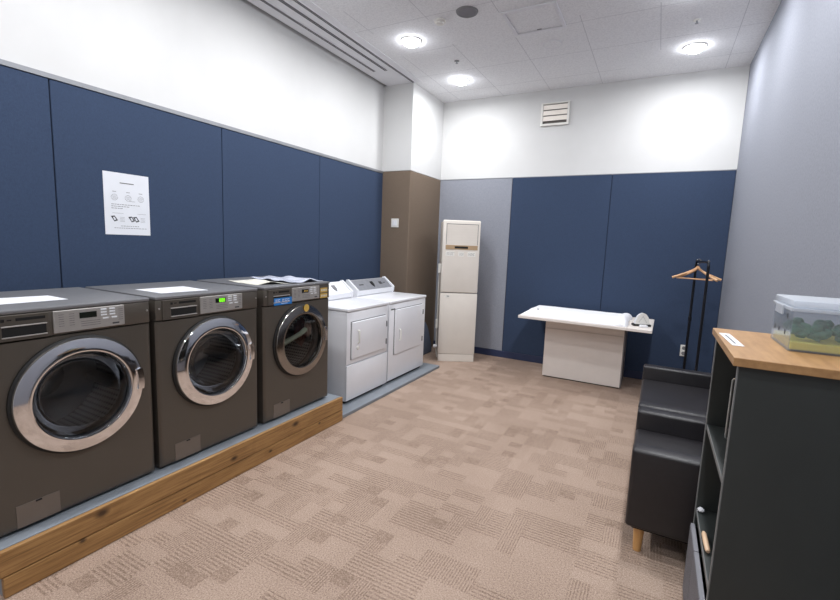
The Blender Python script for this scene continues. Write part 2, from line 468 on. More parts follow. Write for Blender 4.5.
t = root('ceiling_speaker', 'round white ceiling speaker cover in front of the square hatch', 'ceiling speaker', (2.14, 4.515, H2))
b = bm_(); lathe(b, [(0.080, -0.006), (0.088, -0.009), (0.094, -0.0005)], 'z', n=40); link('rim', b, 'border', t, True)
b = bm_(); lathe(b, [(0.001, -0.005), (0.079, -0.006)], 'z', n=40); link('grille', b, 'ceil', t)

for (x, y, lab) in ((1.147, 4.53, 'tiny sprinkler head in the ceiling near the downlight by the pillar'), (3.315, 4.53, 'tiny sprinkler head in the ceiling between the two right-hand downlights')):
    t = root('sprinkler', lab, 'sprinkler', (x, y, H2), 0, 'ceiling sprinklers')
    b = bm_(); lathe(b, [(0.028, -0.0005), (0.026, -0.005), (0.012, -0.007)], 'z', n=20, close=True); link('rosette', b, 'grey_plastic' if x < 2 else 'off_white', t, True)
    b = bm_(); lathe(b, [(0.006, -0.007), (0.006, -0.024), (0.014, -0.025), (0.014, -0.027)], 'z', n=16, close=True); link('head', b, 'rail', t, True)

# wall vent high on the back wall
t = root('wall_vent', 'small white vent with pale horizontal louvres high on the back wall', 'wall vent', (1.94, YB, 3.135))
b = bm_()
for q in ((-0.17, 0.17, -0.14, -0.115), (-0.17, 0.17, 0.115, 0.13), (-0.17, -0.145, -0.115, 0.115), (0.145, 0.17, -0.115, 0.115)):
    box(b, q[0], q[1], -0.03, -0.0005, q[2], q[3], bev=0.003)
link('frame', b, 'off_white', t)
link('backing', B(-0.145, 0.145, -0.006, -0.0005, -0.115, 0.115), 'vent_dark', t)
for k in range(3):
    z = 0.105 - k * 0.066
    b = bm_(); prism(b, [(-0.026, z - 0.055), (-0.020, z), (-0.014, z), (-0.020, z - 0.055)], 'x', -0.144, 0.144)
    link('louvre', b, 'vent_slat', t)

# switch on the pillar, outlet on the back wall
t = root('wall_switch', 'square white switch plate on the brown pillar', 'switch', (0.222, PY - 0.0045, 1.742))
link('plate', B(-0.055, 0.055, -0.011, 0, -0.055, 0.055, bev=0.004), 'off_white', t)
link('rocker', B(-0.032, -0.002, -0.016, -0.0112, -0.034, 0.034, bev=0.002), 'white_enamel', t)
link('rocker', B(0.002, 0.032, -0.016, -0.0112, -0.034, 0.034, bev=0.002), 'white_enamel', t)

t = root('power_outlet', 'white double power socket low on the navy wall behind the coat rack', 'socket', (3.568, YB - 0.0185, 0.41))
link('plate', B(-0.035, 0.035, -0.010, 0, -0.065, 0.065, bev=0.004), 'off_white', t)
for z in (-0.03, 0.03):
    b = bm_(); lathe(b, [(0.020, -0.0105), (0.020, -0.0125), (0.015, -0.013), (0.001, -0.0128)], 'y', c=(0, 0, z), n=24); link('socket', b, 'grey_plastic', t, True)

# notice on the left wall
t = root('wall_notice', 'white printed instruction sheet taped on the navy fabric wall above the washers', 'notice', (0.0165, 1.758, 1.682))
link('sheet', B(0, 0.0012, -0.146, 0.146, -0.203, 0.203), 'paper', t)
b = bm_()
def mk(y0, y1, z0, z1): box(b, 0.0013, 0.0017, y0, y1, z0, z1)
mk(-0.045, 0.045, 0.135, 0.141)
random.seed(3)
for cy in (-0.082, 0.005, 0.088):
    mk(cy - 0.012, cy + 0.012, 0.078, 0.081)
    for a in range(14):
        an = a * 2 * PI / 14; rr = 0.019
        mk(cy + rr * math.cos(an) - 0.003, cy + rr * math.cos(an) + 0.003, 0.042 + rr * math.sin(an) - 0.0012, 0.042 + rr * math.sin(an) + 0.0012)
    for j in range(4): mk(cy - 0.012, cy + 0.010 + random.random() * 0.006, 0.032 + j * 0.006, 0.0332 + j * 0.006)
mk(0.012, 0.050, 0.021, 0.023)
for z, l in ((-0.005, 0.07), (-0.018, 0.01), (-0.031, -0.035)):
    y = -0.103
    while y < l: 
        d = random.uniform(0.006, 0.018); mk(y, y + d, z, z + 0.0035); y += d + 0.004
mk(-0.10, -0.03, -0.062, -0.0605); mk(0.062, 0.12, -0.060, -0.0585)
for z, a, c_ in ((-0.146, -0.048, 0.072), (-0.160, -0.09, 0.11)):
    y = a
    while y < c_:
        d = random.uniform(0.006, 0.016); mk(y, y + d, z, z + 0.003); y += d + 0.004
for cy in (-0.035, 0.10):
    for j in range(4): mk(cy - 0.018, cy + 0.012, -0.088 - j * 0.009, -0.0865 - j * 0.009)
link('printed_lines', b, 'print_', t)
b = bm_()
for cy in (-0.088, 0.022, 0.052):
    o = [(cy - 0.022, -0.082), (cy + 0.002, -0.078), (cy + 0.022, -0.108), (cy + 0.0, -0.117)]
    i_ = [(cy - 0.009, -0.088), (cy + 0.001, -0.086), (cy + 0.011, -0.104), (cy + 0.0, -0.109)]
    for k in range(4):
        k2 = (k + 1) % 4; prism(b, [o[k], o[k2], i_[k2], i_[k]], 'x', 0.0013, 0.0018)
link('printed_icons', b, 'print_dark', t)

# ------------------------------------------------------------------ plinth and mat
t = root('washer_plinth', 'low pine-faced plinth with grey vinyl top under the dark washers', 'plinth', (0, 0, 0))
link('deck', B(0.018, 0.985, 0.670, 2.858, 0.0, 0.205), 'deck', t)
link('plank', B(0.986, 1.0086, 0.655, 2.860, 0.0945, 0.204, bev=0.004), 'pine', t)
link('plank', B(0.986, 1.0106, 0.668, 2.860, 0.001, 0.0905, bev=0.004), 'pine', t)
tag(link('floor_mat', B(0.018, 0.99, 2.862, 4.78, 0.0005, 0.03, bev=0.004), 'mat_grey'), 'flat grey vinyl mat on the carpet under the white dryers', 'mat')

# ------------------------------------------------------------------ washers
def plate_with_hole(bm, y0, y1, z0, z1, cy, cz, r, x, n=64, mi=0):
    inner, outer = [], []
    for i in range(n):
        a = 2 * PI * i / n; c, s = math.cos(a), math.sin(a)
        tt = min([(v) for v in (((y1 - cy) / c if c > 1e-6 else 9), ((y0 - cy) / c if c < -1e-6 else 9), ((z1 - cz) / s if s > 1e-6 else 9), ((z0 - cz) / s if s < -1e-6 else 9))])
        inner.append(bm.verts.new((x, cy + r * c, cz + r * s))); outer.append(bm.verts.new((x, cy + tt * c, cz + tt * s)))
    for i in range(n):
        j = (i + 1) % n
        vs = [inner[i], outer[i]]
        oi, oj = outer[i].co, outer[j].co
        if abs(oi.y - oj.y) > 1e-5 and abs(oi.z - oj.z) > 1e-5:
            vs.append(bm.verts.new((x, y1 if max(oi.y, oj.y) > y1 - 1e-4 else y0, z1 if max(oi.z, oj.z) > z1 - 1e-4 else z0)))
        vs += [outer[j], inner[j]]
        bm.faces.new(vs).material_index = mi

F, D0, HW = 0.345, -0.345, 0.3375      # washer front, back, half width (local)
DY = 0.012
DZ = 0.547                           # door centre height
def washer(y0, label, lit, stickers=False):
    t = root('washing_machine', label, 'washing machine', (0.58, y0 + HW, 0.206), 0, 'dark grey front-loading washers')
    b = bm_()
    box(b, D0, F - 0.02, -HW + 0.001, HW - 0.001, 0.014, 0.834, bev=0.0)
    for f in list(b.faces):
        if f.normal.x > 0.9 or (f.calc_center_median().x > F - 0.03): bmesh.ops.delete(b, geom=[f], context='FACES')
    # rounded front shell: side strips around a holed plate
    y_, z0, z1, c = HW, 0.014, 0.829, 0.022
    plate_with_hole(b, -y_ + c, y_ - c, z0 + c, z1 - 0.004, DY, DZ, 0.268, F)
    pr = [(F - 0.021, 0.0), (F - 0.012, 0.0), (F - 0.005, 0.006), (F - 0.001, 0.014), (F, c)]
    for (xa, ia), (xb, ib) in zip(pr, pr[1:]):
        ra = [(-y_ + ia, z0 + ia), (y_ - ia, z0 + ia), (y_ - ia, z1 - min(ia, 0.004)), (-y_ + ia, z1 - min(ia, 0.004))]
        rb = [(-y_ + ib, z0 + ib), (y_ - ib, z0 + ib), (y_ - ib, z1 - min(ib, 0.004)), (-y_ + ib, z1 - min(ib, 0.004))]
        for k in range(4):
            k2 = (k + 1) % 4
            b.faces.new([b.verts.new((xa, *ra[k])), b.verts.new((xa, *ra[k2])), b.verts.new((xb, *rb[k2])), b.verts.new((xb, *rb[k]))])
    bmesh.ops.remove_doubles(b, verts=b.verts[:], dist=0.0003)
    bmesh.ops.recalc_face_normals(b, faces=b.faces[:])
    link('cabinet', b, 'body', t, True)
    link('control_fascia', B(D0 + 0.01, F - 0.001, -HW + 0.001, HW - 0.001, 0.833, 0.943, bev=0.006), 'body', t, True)
    link('lid', B(D0, F + 0.004, -HW, HW, 0.944, 0.962, bev=0.006), 'body_top', t, True)
    for sx in (D0 + 0.06, F - 0.07):
        for sy in (-HW + 0.06, HW - 0.06):
            b = bm_(); lathe(b, [(0.022, 0.0), (0.022, 0.010), (0.012, 0.012), (0.012, 0.0145)], 'z', c=(sx, sy, 0), n=16, close=True); link('foot', b, 'black', t, True)
    # drum behind the door
    b = bm_(); lathe(b, [(0.268, F - 0.002), (0.25, F - 0.03), (0.215, F - 0.05), (0.215, F - 0.075)], 'x', c=(0, DY, DZ)); link('door_gasket', b, 'black', t, True)
    b = bm_(); lathe(b, [(0.232, F - 0.076), (0.245, F - 0.09), (0.245, F - 0.38)], 'x', c=(0, DY, DZ))
    dr = link('drum', b, 'drum', t, True)
    b = bm_(); lathe(b, [(0.244, F - 0.381), (0.10, F - 0.395), (0.06, F - 0.36), (0.001, F - 0.355)], 'x', c=(0, DY, DZ)); link('drum_back', b, 'drum_back', dr, True)
    for k in range(3):
        a = PI / 2 + 0.35 + k * 2 * PI / 3
        b = bm_()
        cy, cz = DY + 0.225 * math.cos(a), DZ + 0.225 * math.sin(a); ty, tz = -math.sin(a), math.cos(a); ny, nz = -math.cos(a), -math.sin(a)
        w2 = 0.03
        vs = []
        for x in (F - 0.12, F - 0.36):
            vs.append([b.verts.new((x, cy + ty * q * w2 + ny * h, cz + tz * q * w2 + nz * h)) for q, h in ((-1, -0.012), (-0.5, 0.04), (0.5, 0.04), (1, -0.012))])
        for i in range(3): b.faces.new((vs[0][i], vs[0][i + 1], vs[1][i + 1], vs[1][i]))
        b.faces.new(vs[0]); b.faces.new(vs[1][::-1]); bmesh.ops.recalc_face_normals(b, faces=b.faces[:])
        link('paddle', b, 'drum_back', dr)
    # door
    b = bm_()
    lathe(b, [(0.2713, F + 0.001), (0.2713, F + 0.010), (0.2617, F + 0.014)], 'x', c=(0, DY, DZ))
    door = link('door', b, 'black', t, True)
    b = bm_()
    lathe(b, [(0.2607, F + 0.012), (0.2626, F + 0.022), (0.2588, F + 0.029), (0.2453, F + 0.0325), (0.2309, F + 0.0355), (0.2165, F + 0.038), (0.2049, F + 0.0395), (0.2001, F + 0.038), (0.1972, F + 0.033), (0.1953, F + 0.016)], 'x', c=(0, DY, DZ), n=96)
    link('chrome_ring', b, 'chrome_dull' if stickers else 'chrome', door, True)
    b = bm_(); lathe(b, [(0.1953, F + 0.018), (0.1539, F + 0.026), (0.0770, F + 0.031), (0.0010, F + 0.032)], 'x', c=(0, DY, DZ), n=64)
    link('door_glass', b, 'glass', door, True)
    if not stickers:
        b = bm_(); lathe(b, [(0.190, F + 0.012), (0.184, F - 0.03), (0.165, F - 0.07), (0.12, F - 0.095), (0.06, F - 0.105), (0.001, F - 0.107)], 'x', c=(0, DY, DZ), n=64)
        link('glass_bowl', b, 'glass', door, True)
    b = bm_()
    for (a0, a1) in ((-0.16, 0.26),):
        n = 10; pts_o = [(DY + 0.262 * math.cos(a0 + (a1 - a0) * i / n), DZ + 0.262 * math.sin(a0 + (a1 - a0) * i / n)) for i in range(n + 1)]
        pts_i = [(DY + 0.234 * math.cos(a0 + (a1 - a0) * i / n), DZ + 0.244 * math.sin(a0 + (a1 - a0) * i / n)) for i in range(n, -1, -1)]
        prism(b, pts_o + pts_i, 'x', F + 0.028, F + 0.0405)
    link('door_handle', b, 'chrome', door)
    # detergent drawer
    a = -HW
    b = bm_(); box(b, F - 0.002, F + 0.006, a + 0.036, a + 0.240, 0.834, 0.940, bev=0.002)
    dw = link('detergent_drawer', b, 'body', t)
    link('drawer_recess', B(F + 0.0055, F + 0.0068, a + 0.082, a + 0.230, 0.852, 0.892), 'gap', dw)
    b = bm_()
    for z in (0.892, 0.847): box(b, F + 0.005, F + 0.011, a + 0.080, a + 0.232, z, z + 0.005, bev=0.001)
    link('drawer_trim', b, 'silver', dw)
    b = bm_(); box(b, F + 0.0062, F + 0.0070, a + 0.080, a + 0.092, 0.914, 0.926); box(b, F + 0.0062, F + 0.0070, a + 0.128, a + 0.228, 0.915, 0.927)
    box(b, F + 0.0062, F + 0.0070, a + 0.10, a + 0.115, 0.918, 0.923)
    link('printed_mark', b, 'gap', dw)
    # silver panel
    b = bm_(); box(b, F - 0.002, F + 0.007, a + 0.256, a + 0.548, 0.842, 0.940, bev=0.003)
    cp = link('control_panel', b, 'silver', t)
    link('display', B(F + 0.0065, F + 0.0082, a + 0.355, a + 0.425, 0.896, 0.923), 'lcd', cp)
    if lit:
        b = bm_()
        x0 = a + 0.380
        if lit == 2: 
            for k in range(3): box(b, F + 0.0083, F + 0.0086, x0 + k * 0.013, x0 + k * 0.013 + 0.008, 0.904, 0.916)
        else:
            for yy in range(3):
                yy0 = x0 + yy * 0.014
                for (q0, q1, z0, z1) in ((0, 0.010, 0.917, 0.920), (0, 0.010, 0.908, 0.911), (0, 0.010, 0.899, 0.902), (0, 0.003, 0.899, 0.920), (0.008, 0.011, 0.899, 0.920)):
                    box(b, F + 0.0083, F + 0.0086, yy0 + q0, yy0 + q1, z0, z1)
        link('display_digits', b, 'green_led' if lit == 1 else 'yellow', cp)
    for (q, z) in ((0.455, 0.928), (0.455, 0.915), (0.455, 0.902), (0.492, 0.928), (0.492, 0.915), (0.492, 0.902), (0.462, 0.886), (0.50, 0.886)):
        link('button', B(F + 0.0065, F + 0.0088, a + q - 0.013, a + q + 0.013, z - 0.004, z + 0.003, bev=0.001), 'white_print', cp)
    link('start_button', B(F + 0.0065, F + 0.009, a + 0.492, a + 0.522, 0.853, 0.860, bev=0.001), 'print_dark', cp)
    b = bm_()
    for q in (0.285, 0.325, 0.535 - 0.005):
        for j in range(6): box(b, F + 0.0068, F + 0.0074, a + q - 0.010, a + q + 0.010, 0.870 + j * 0.010, 0.872 + j * 0.010)
    for j in range(3): box(b, F + 0.0068, F + 0.0074, a + 0.36, a + 0.44, 0.860 + j * 0.010, 0.862 + j * 0.010)
    link('printed_text', b, 'print_', cp)
    # filter flap
    fl = link('filter_flap', B(F - 0.001, F + 0.003, a + 0.082, a + 0.238, 0.022, 0.122, bev=0.0015), 'flap', t)
    link('flap_catch', B(F + 0.003, F + 0.005, a + 0.150, a + 0.172, 0.114, 0.121), 'gap', fl)
    for yy in (a + 0.020, -a - 0.015):
        b = bm_(); lathe(b, [(0.005, F), (0.005, F + 0.003), (0.001, F + 0.004)], 'x', c=(0, yy, 0.897), n=12); link('screw', b, 'silver', t, True)
    if stickers:
        s = link('blue_sticker', B(F + 0.0072, F + 0.0082, a + 0.084, a + 0.252, 0.830, 0.880), 'blue', t)
        b = bm_()
        xs = a + 0.100
        for wd in (0.020, 0.020, 0.0, 0.022, 0.022, 0.020):
            if wd:
                box(b, F + 0.0083, F + 0.0086, xs, xs + 0.003, 0.852, 0.872); box(b, F + 0.0083, F + 0.0086, xs + 0.006, xs + wd - 0.004, 0.866, 0.870)
                box(b, F + 0.0083, F + 0.0086, xs + 0.006, xs + wd - 0.004, 0.853, 0.857)
            xs += max(wd, 0.012) + 0.003
        box(b, F + 0.0083, F + 0.0086, a + 0.15, a + 0.21, 0.838, 0.841)
        link('sticker_lettering', b, 'white_print', s)
        for z in (0.882, 0.838):
            s = link('yellow_label', B(F - 0.0008, F + 0.0004, a + 0.566, a + 0.648, z, z + 0.036), 'yellow', t)
            b = bm_()
            for k in range(4): box(b, F + 0.0005, F + 0.0008, a + 0.574 + k * 0.018, a + 0.586 + k * 0.018, z + 0.010, z + 0.026)
            link('label_lettering', b, 'cream_paper', s)
        b = bm_(); lathe(b, [(0.001, F + 0.0400), (0.028, F + 0.0400)], 'x', c=(0, 0.02 + DY, DZ + 0.241), n=24)
        s = link('round_sticker', b, 'yellow', door)
    return t

w1 = washer(0.670, 'dark grey front-loading washer nearest the camera, with a plain dark display', 0)
w2 = washer(1.373, 'middle dark grey front-loading washer with a glowing green display', 1)
w3 = washer(2.098, 'dark grey front-loading washer with blue and yellow stickers, next to the white dryers', 2, True)

# stickered washer: garment in the drum; strip and lump imitate door-glass reflections
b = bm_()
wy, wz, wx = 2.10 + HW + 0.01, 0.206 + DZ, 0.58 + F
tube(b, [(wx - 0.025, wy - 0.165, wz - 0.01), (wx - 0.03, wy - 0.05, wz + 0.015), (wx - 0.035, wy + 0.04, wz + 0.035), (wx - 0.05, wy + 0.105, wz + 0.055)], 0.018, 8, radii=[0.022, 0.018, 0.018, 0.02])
tag(link('reflection_strip', b, 'pale_reflection', None, True), 'pale green strip imitating a reflection in the glass door of the stickered washer', 'laundry')
def lump(cx, cy, cz, rx, ry, rz, amp, seed, sub=4):
    b = bm_(); bmesh.ops.create_icosphere(b, subdivisions=sub, radius=1)
    for v in b.verts:
        q = v.co * 2.2 + Vector((seed, seed * 2, 0)); k = 1 + amp * noise.noise(q) + amp * 0.6 * noise.noise(q * 2.3)
        v.co = Vector((cx + v.co.x * rx * k, cy + v.co.y * ry * k, cz + v.co.z * rz * k))
    return b
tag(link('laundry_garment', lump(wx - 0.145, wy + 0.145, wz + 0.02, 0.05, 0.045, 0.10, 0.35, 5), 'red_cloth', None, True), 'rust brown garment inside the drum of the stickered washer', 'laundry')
tag(link('reflection_lump', lump(wx - 0.06, wy + 0.14, wz + 0.05, 0.028, 0.028, 0.05, 0.35, 9), 'beige_reflection', None, True), 'beige lump imitating a reflection at the end of the strip in the stickered washer', 'laundry')

# papers on the washers (lid top z = 1.168)
ZT = 1.1685
def quad_sheet(name, pts, m, label, z=ZT, th=0.0012, amp=0.0, cat='paper', seed=1):
    b = bm_(); n = 14
    P = [Vector((*q, 0)) for q in pts]
    g = []
    for k in (0, 1):
        rows = []
        for i in range(n + 1):
            row = []
            for j in range(n + 1):
                u, v = i / n, j / n
                p = (P[0] * (1 - u) + P[1] * u) * (1 - v) + (P[3] * (1 - u) + P[2] * u) * v
                h = amp * max(0, noise.noise(Vector((p.x * 9 + seed, p.y * 9, 0))) + 0.35)
                row.append(b.verts.new((p.x, p.y, z + h + k * th)))
            rows.append(row)
        g.append(rows)
    for k in (0, 1):
        for i in range(n):
            for j in range(n): b.faces.new((g[k][i][j], g[k][i + 1][j], g[k][i + 1][j + 1], g[k][i][j + 1]))
    for i in range(n):
        for (a1, a2) in (((i, 0), (i + 1, 0)), ((i, n), (i + 1, n)), ((0, i), (0, i + 1)), ((n, i), (n, i + 1))):
            b.faces.new((g[0][a1[0]][a1[1]], g[0][a2[0]][a2[1]], g[1][a2[0]][a2[1]], g[1][a1[0]][a1[1]]))
    bmesh.ops.recalc_face_normals(b, faces=b.faces[:])
    return tag(link(name, b, m, None, amp > 0), label, cat)
quad_sheet('paper_sheet', [(0.50, 0.72), (0.745, 0.72), (0.745, 1.065), (0.55, 1.065)], 'paper', 'flat white paper sheet on the lid of the washer nearest the camera')
quad_sheet('paper_sheet', [(0.56, 1.48), (0.81, 1.48), (0.835, 1.75), (0.57, 1.77)], 'paper', 'flat white paper sheet on the lid of the middle washer')
quad_sheet('paper_sheet', [(0.45, 2.20), (0.78, 2.16), (0.86, 2.40), (0.50, 2.42)], 'cream_paper', 'curled cream paper sheet on the lid of the stickered washer', amp=0.02, seed=3)
quad_sheet('plastic_film', [(0.40, 2.45), (0.87, 2.425), (0.87, 2.76), (0.45, 2.78)], 'film', 'crumpled pale plastic film on the lid of the stickered washer', z=ZT + 0.002, amp=0.022, seed=6, cat='plastic film')

# ------------------------------------------------------------------ dryers
def dryer(y0, y1, label, split, console_y):
    t = root('tumble_dryer', label, 'dryer', (0.86, (y0 + y1) / 2, 0.0305), 0, 'white tumble dryers')
    h = (y1 - y0) / 2; top = 0.872
    cab = link('cabinet', B(-0.66, -0.012, -h + 0.004, h - 0.004, 0.022, 0.84, bev=0.006), 'white_enamel', t, True)
    link('kick_base', B(-0.64, -0.03, -h + 0.02, h - 0.02, 0.0, 0.021), 'gap', t)
    if split:
        link('lower_panel', B(-0.0115, 0.008, -h, h, 0.03, 0.355, bev=0.006), 'white_enamel', t, True)
        up = link('upper_panel', B(-0.0115, 0.0, -h, h, 0.362, 0.838, bev=0.006), 'white_enamel', t, True)
    else:
        up = link('front_panel', B(-0.0115, 0.0, -h, h, 0.03, 0.838, bev=0.006), 'white_enamel', t, True)
    link('worktop', B(-0.67, 0.012, -h, h, 0.842, top, bev=0.008, seg=3), 'white_enamel', t, True)
    # door
    if split: dy0, dy1, dz0, dz1 = -h + 0.06, h - 0.05, 0.405, 0.745
    else: dy0, dy1, dz0, dz1 = -h + 0.10, h - 0.09, 0.30, 0.775
    link('door_gap', B(0.0, 0.0012, dy0 - 0.005, dy1 + 0.005, dz0 - 0.005, dz1 + 0.005), 'grey_plastic', up)
    door = link('door', B(0.001, 0.018, dy0, dy1, dz0, dz1, bev=0.007, seg=3), 'white_enamel', t, True)
    hy = dy0 + 0.085; b = bm_()
    tube(b, [(0.018, hy, dz0 + 0.14), (0.034, hy, dz0 + 0.15), (0.034, hy, dz0 + 0.25), (0.018, hy, dz0 + 0.26)], 0.008, 8)
    link('door_handle', b, 'off_white', door, True)
    if split:
        b = bm_(); lathe(b, [(0.020, 0.018), (0.018, 0.024), (0.001, 0.025)], 'x', c=(0, hy, dz0 + 0.095), n=20); link('lock_disc', b, 'off_white', door, True)
    for z in (dz0 + 0.07, dz1 - 0.09):
        link('hinge', B(0.001, 0.021, dy1 + 0.003, dy1 + 0.017, z - 0.028, z + 0.028, bev=0.003), 'grey_plastic', door)
    # console
    c0, c1 = console_y
    prof = [(-0.61, top), (-0.62, top + 0.06), (-0.575, top + 0.165), (-0.555, top + 0.168), (-0.435, top + 0.060), (-0.44, top + 0.015), (-0.455, top)]
    cons = None
    b = bm_(); prism(b, [(x, z + 0.0005) for x, z in prof], 'y', c0, c1)
    cons = link('console', b, 'white_enamel', t)
    for e in (c0, c1 - 0.018):
        pr2 = [(x + (0.014 if x > -0.5 else -0.004), z + (0.012 if z > top + 0.05 else 0.001)) for x, z in prof]
        b = bm_(); prism(b, pr2, 'y', e - 0.004, e + 0.022); link('end_cap', b, 'white_enamel', cons)
    # slanted face: from (-0.555, .168) to (-0.435,.06)
    nx, nz = 0.669, 0.743
    def on(u, v0, off):   # u along slope 0..1
        return (-0.555 + 0.12 * u + nx * off, top + 0.168 - 0.108 * u + nz * off)
    if not split:
        b = bm_(); prism(b, [on(0.03, 0, 0.001), on(0.97, 0, 0.001), on(0.97, 0, 0.004), on(0.03, 0, 0.004)], 'y', c0 + 0.03, c1 - 0.03)
        face = link('console_face', b, 'console', cons)
        m_ = (c0 + c1) / 2
        b = bm_()
        for (ya, yb, ua, ub) in ((m_ - 0.25, m_ - 0.17, 0.45, 0.55), (m_ + 0.14, m_ + 0.20, 0.35, 0.6), (m_ + 0.22, m_ + 0.27, 0.45, 0.52)):
            prism(b, [on(ua, 0, 0.0042), on(ub, 0, 0.0042), on(ub, 0, 0.005), on(ua, 0, 0.005)], 'y', ya, yb)
        link('printed_text', b, 'print_dark', face)
        b = bm_()
        sh = [(-0.026, 0.30), (0.026, 0.30), (0.026, 0.58), (0.0, 0.80), (-0.026, 0.58)]
        va = [b.verts.new((on(u, 0, 0.0045)[0], m_ + y, on(u, 0, 0.0045)[1])) for y, u in sh]; vb = [b.verts.new((on(u, 0, 0.012)[0], m_ + y * 0.8, on(u, 0, 0.012)[1])) for y, u in sh]
        b.faces.new(vb)
        for i in range(5): b.faces.new((va[i], va[(i + 1) % 5], vb[(i + 1) % 5], vb[i]))
        bmesh.ops.recalc_face_normals(b, faces=b.faces[:])
        link('shield_badge', b, 'gap', face)
        link('brand_label', B(0.0002, 0.0012, -h + 0.03, -h + 0.11, 0.775, 0.79), 'print_', up)
    else:
        m_ = c1 - 0.22
        b = bm_()
        sh = [(-0.026, 0.30), (0.026, 0.30), (0.026, 0.58), (0.0, 0.80), (-0.026, 0.58)]
        va = [b.verts.new((on(u, 0, 0.001)[0], m_ + y, on(u, 0, 0.001)[1])) for y, u in sh]; vb = [b.verts.new((on(u, 0, 0.009)[0], m_ + y * 0.8, on(u, 0, 0.009)[1])) for y, u in sh]
        b.faces.new(vb)
        for i in range(5): b.faces.new((va[i], va[(i + 1) % 5], vb[(i + 1) % 5], vb[i]))
        bmesh.ops.recalc_face_normals(b, faces=b.faces[:])
        link('shield_badge', b, 'grey_plastic', cons)
    return t
dryer(3.095, 3.765, 'white tumble dryer with a two-part front beside the stickered washer', True, (-0.31, 0.315))
dryer(3.795, 4.585, 'white tumble dryer with grey slanted control console beside the pillar', False, (-0.36, 0.375))

# ------------------------------------------------------------------ floor-standing air conditioner
t = root('air_conditioner', 'tall cream floor-standing air conditioner in the corner by the pillar', 'air conditioner', (0.828, 5.048, 0), math.atan2(0.236, 0.404))
AW, AD, AH = 0.472, 0.33, 1.80
link('body_shell', B(0.0, AW, 0.03, AD, 0.012, AH - 0.012, bev=0.018, seg=3), 'ac_side', t, True)
link('front_upper', B(0.0, AW, -0.004, 0.03, 0.893, AH, bev=0.014, seg=3), 'ac', t, True)
lf = link('front_lower', B(0.0, AW, -0.004, 0.03, 0.10, 0.886, bev=0.006), 'ac', t, True)
link('seam_strip', B(0.01, AW - 0.01, 0.004, 0.0295, 0.8865, 0.8925), 'print_', t)
link('kick_plate', B(0.004, AW - 0.004, 0.0, 0.03, 0.0, 0.097, bev=0.004), 'ac', t)
b = bm_()
gx0, gx1, gz0, gz1 = 0.045, AW - 0.03, 1.50, 1.755
for q in ((gx0, gx1, gz1 - 0.006, gz1), (gx0, gx0 + 0.005, gz0, gz1), (gx1 - 0.005, gx1, gz0, gz1)):
    box(b, q[0], q[1], -0.008, -0.0042, q[2], q[3])
gf = link('outlet_frame', b, 'print_', t)
for k in range(7):
    z = gz0 + 0.010 + k * 0.033
    link('air_slat', B(gx0 + 0.007, gx1 - 0.007, -0.007, -0.0042, z, z + 0.030, bev=0.001), 'ac', gf)
bd = link('display_band', B(gx0 - 0.004, gx1 + 0.002, -0.009, -0.0042, 1.437, 1.492, bev=0.002), 'tan', t)
link('display_window', B(gx0 + 0.11, gx1 - 0.12, -0.0105, -0.0092, 1.452, 1.478), 'gap', bd)
for (a, c_) in ((0.045, 0.155), (0.205, 0.275), (0.32, 0.42)):
    s = link('label_sticker', B(a, c_, -0.0052, -0.0043, 1.355, 1.412), 'off_white', t)
    b = bm_()
    for j in range(3):
        q = a + 0.012
        while q < c_ - 0.018:
            d = random.uniform(0.008, 0.02); box(b, q, q + d, -0.0056, -0.0053, 1.368 + j * 0.013, 1.372 + j * 0.013); q += d + 0.006
    link('printed_text', b, 'print_', s)
s = link('latch_label', B(0.06, 0.12, -0.0052, -0.0043, 0.83, 0.865), 'off_white', t)
link('latch_mark', B(0.085, 0.115, -0.0056, -0.0053, 0.844, 0.852), 'print_dark', s)
for (yy, z) in ((0.10, 1.19), (0.16, 0.46)):
    link('side_clip', B(-0.030, -0.001, yy - 0.02, yy + 0.02, z - 0.06, z + 0.06, bev=0.004), 'off_white', t)
b = bm_(); tube(b, [(-0.012, 0.12, 1.16), (-0.016, 0.13, 0.95), (-0.010, 0.15, 0.7), (-0.014, 0.17, 0.42), (-0.012, 0.16, 0.12), (0.0, 0.12, 0.02)], 0.006, 8)
link('drain_hose', b, 'off_white', t, True)
b = bm_(); lathe(b, [(0.02, -0.05), (0.024, -0.03), (0.016, -0.001)], 'x', c=(0, 0.14, 0.165), n=16, close=True); link('hose_valve', b, 'white_enamel', t, True)

# slate bag leaning on the pillar between dryer and air conditioner
b = bm_()
prism(b, [(0.0, 0.0), (0.12, 0.0), (0.115, 0.10), (0.05, 0.34), (0.0, 0.42)], 'y', -0.22, 0.22)
bmesh.ops.bevel(b, geom=b.edges[:], offset=0.012, segments=2, affect='EDGES')
tag(link('storage_bag', b, 'slate', None, True, loc=(0.432, 5.22, 0.001)), 'dark slate blue bag on the floor against the brown pillar behind the dryer', 'bag')

# ------------------------------------------------------------------ table
t = root('work_table', 'white laminate table with an overhanging top on a box pedestal at the back wall', 'table', (2.55, 5.2, 0))
TB = 0.745
b = bm_(); prism(b, [(1.897 - 2.55, 4.845 - 5.2), (3.232 - 2.55, 4.79 - 5.2), (3.245 - 2.55, 5.63 - 5.2), (1.892 - 2.55, 5.70 - 5.2)], 'z', TB - 0.030, TB)
bmesh.ops.bevel(b, geom=b.edges[:], offset=0.003, segments=1, affect='EDGES')
link('table_top', b, 'table', t)
ped = link('pedestal', B(2.136 - 2.55, 2.973 - 2.55, -0.010, 0.44, 0.012, TB - 0.031, bev=0.003), 'table', t)
link('side_edge', B(2.9735 - 2.55, 2.984 - 2.55, -0.008, 0.44, 0.012, TB - 0.031), 'table_edge', ped)
link('plinth_shadow_gap', B(2.15 - 2.55, 2.965 - 2.55, 0.0, 0.43, 0.0, 0.0115), 'gap', ped)
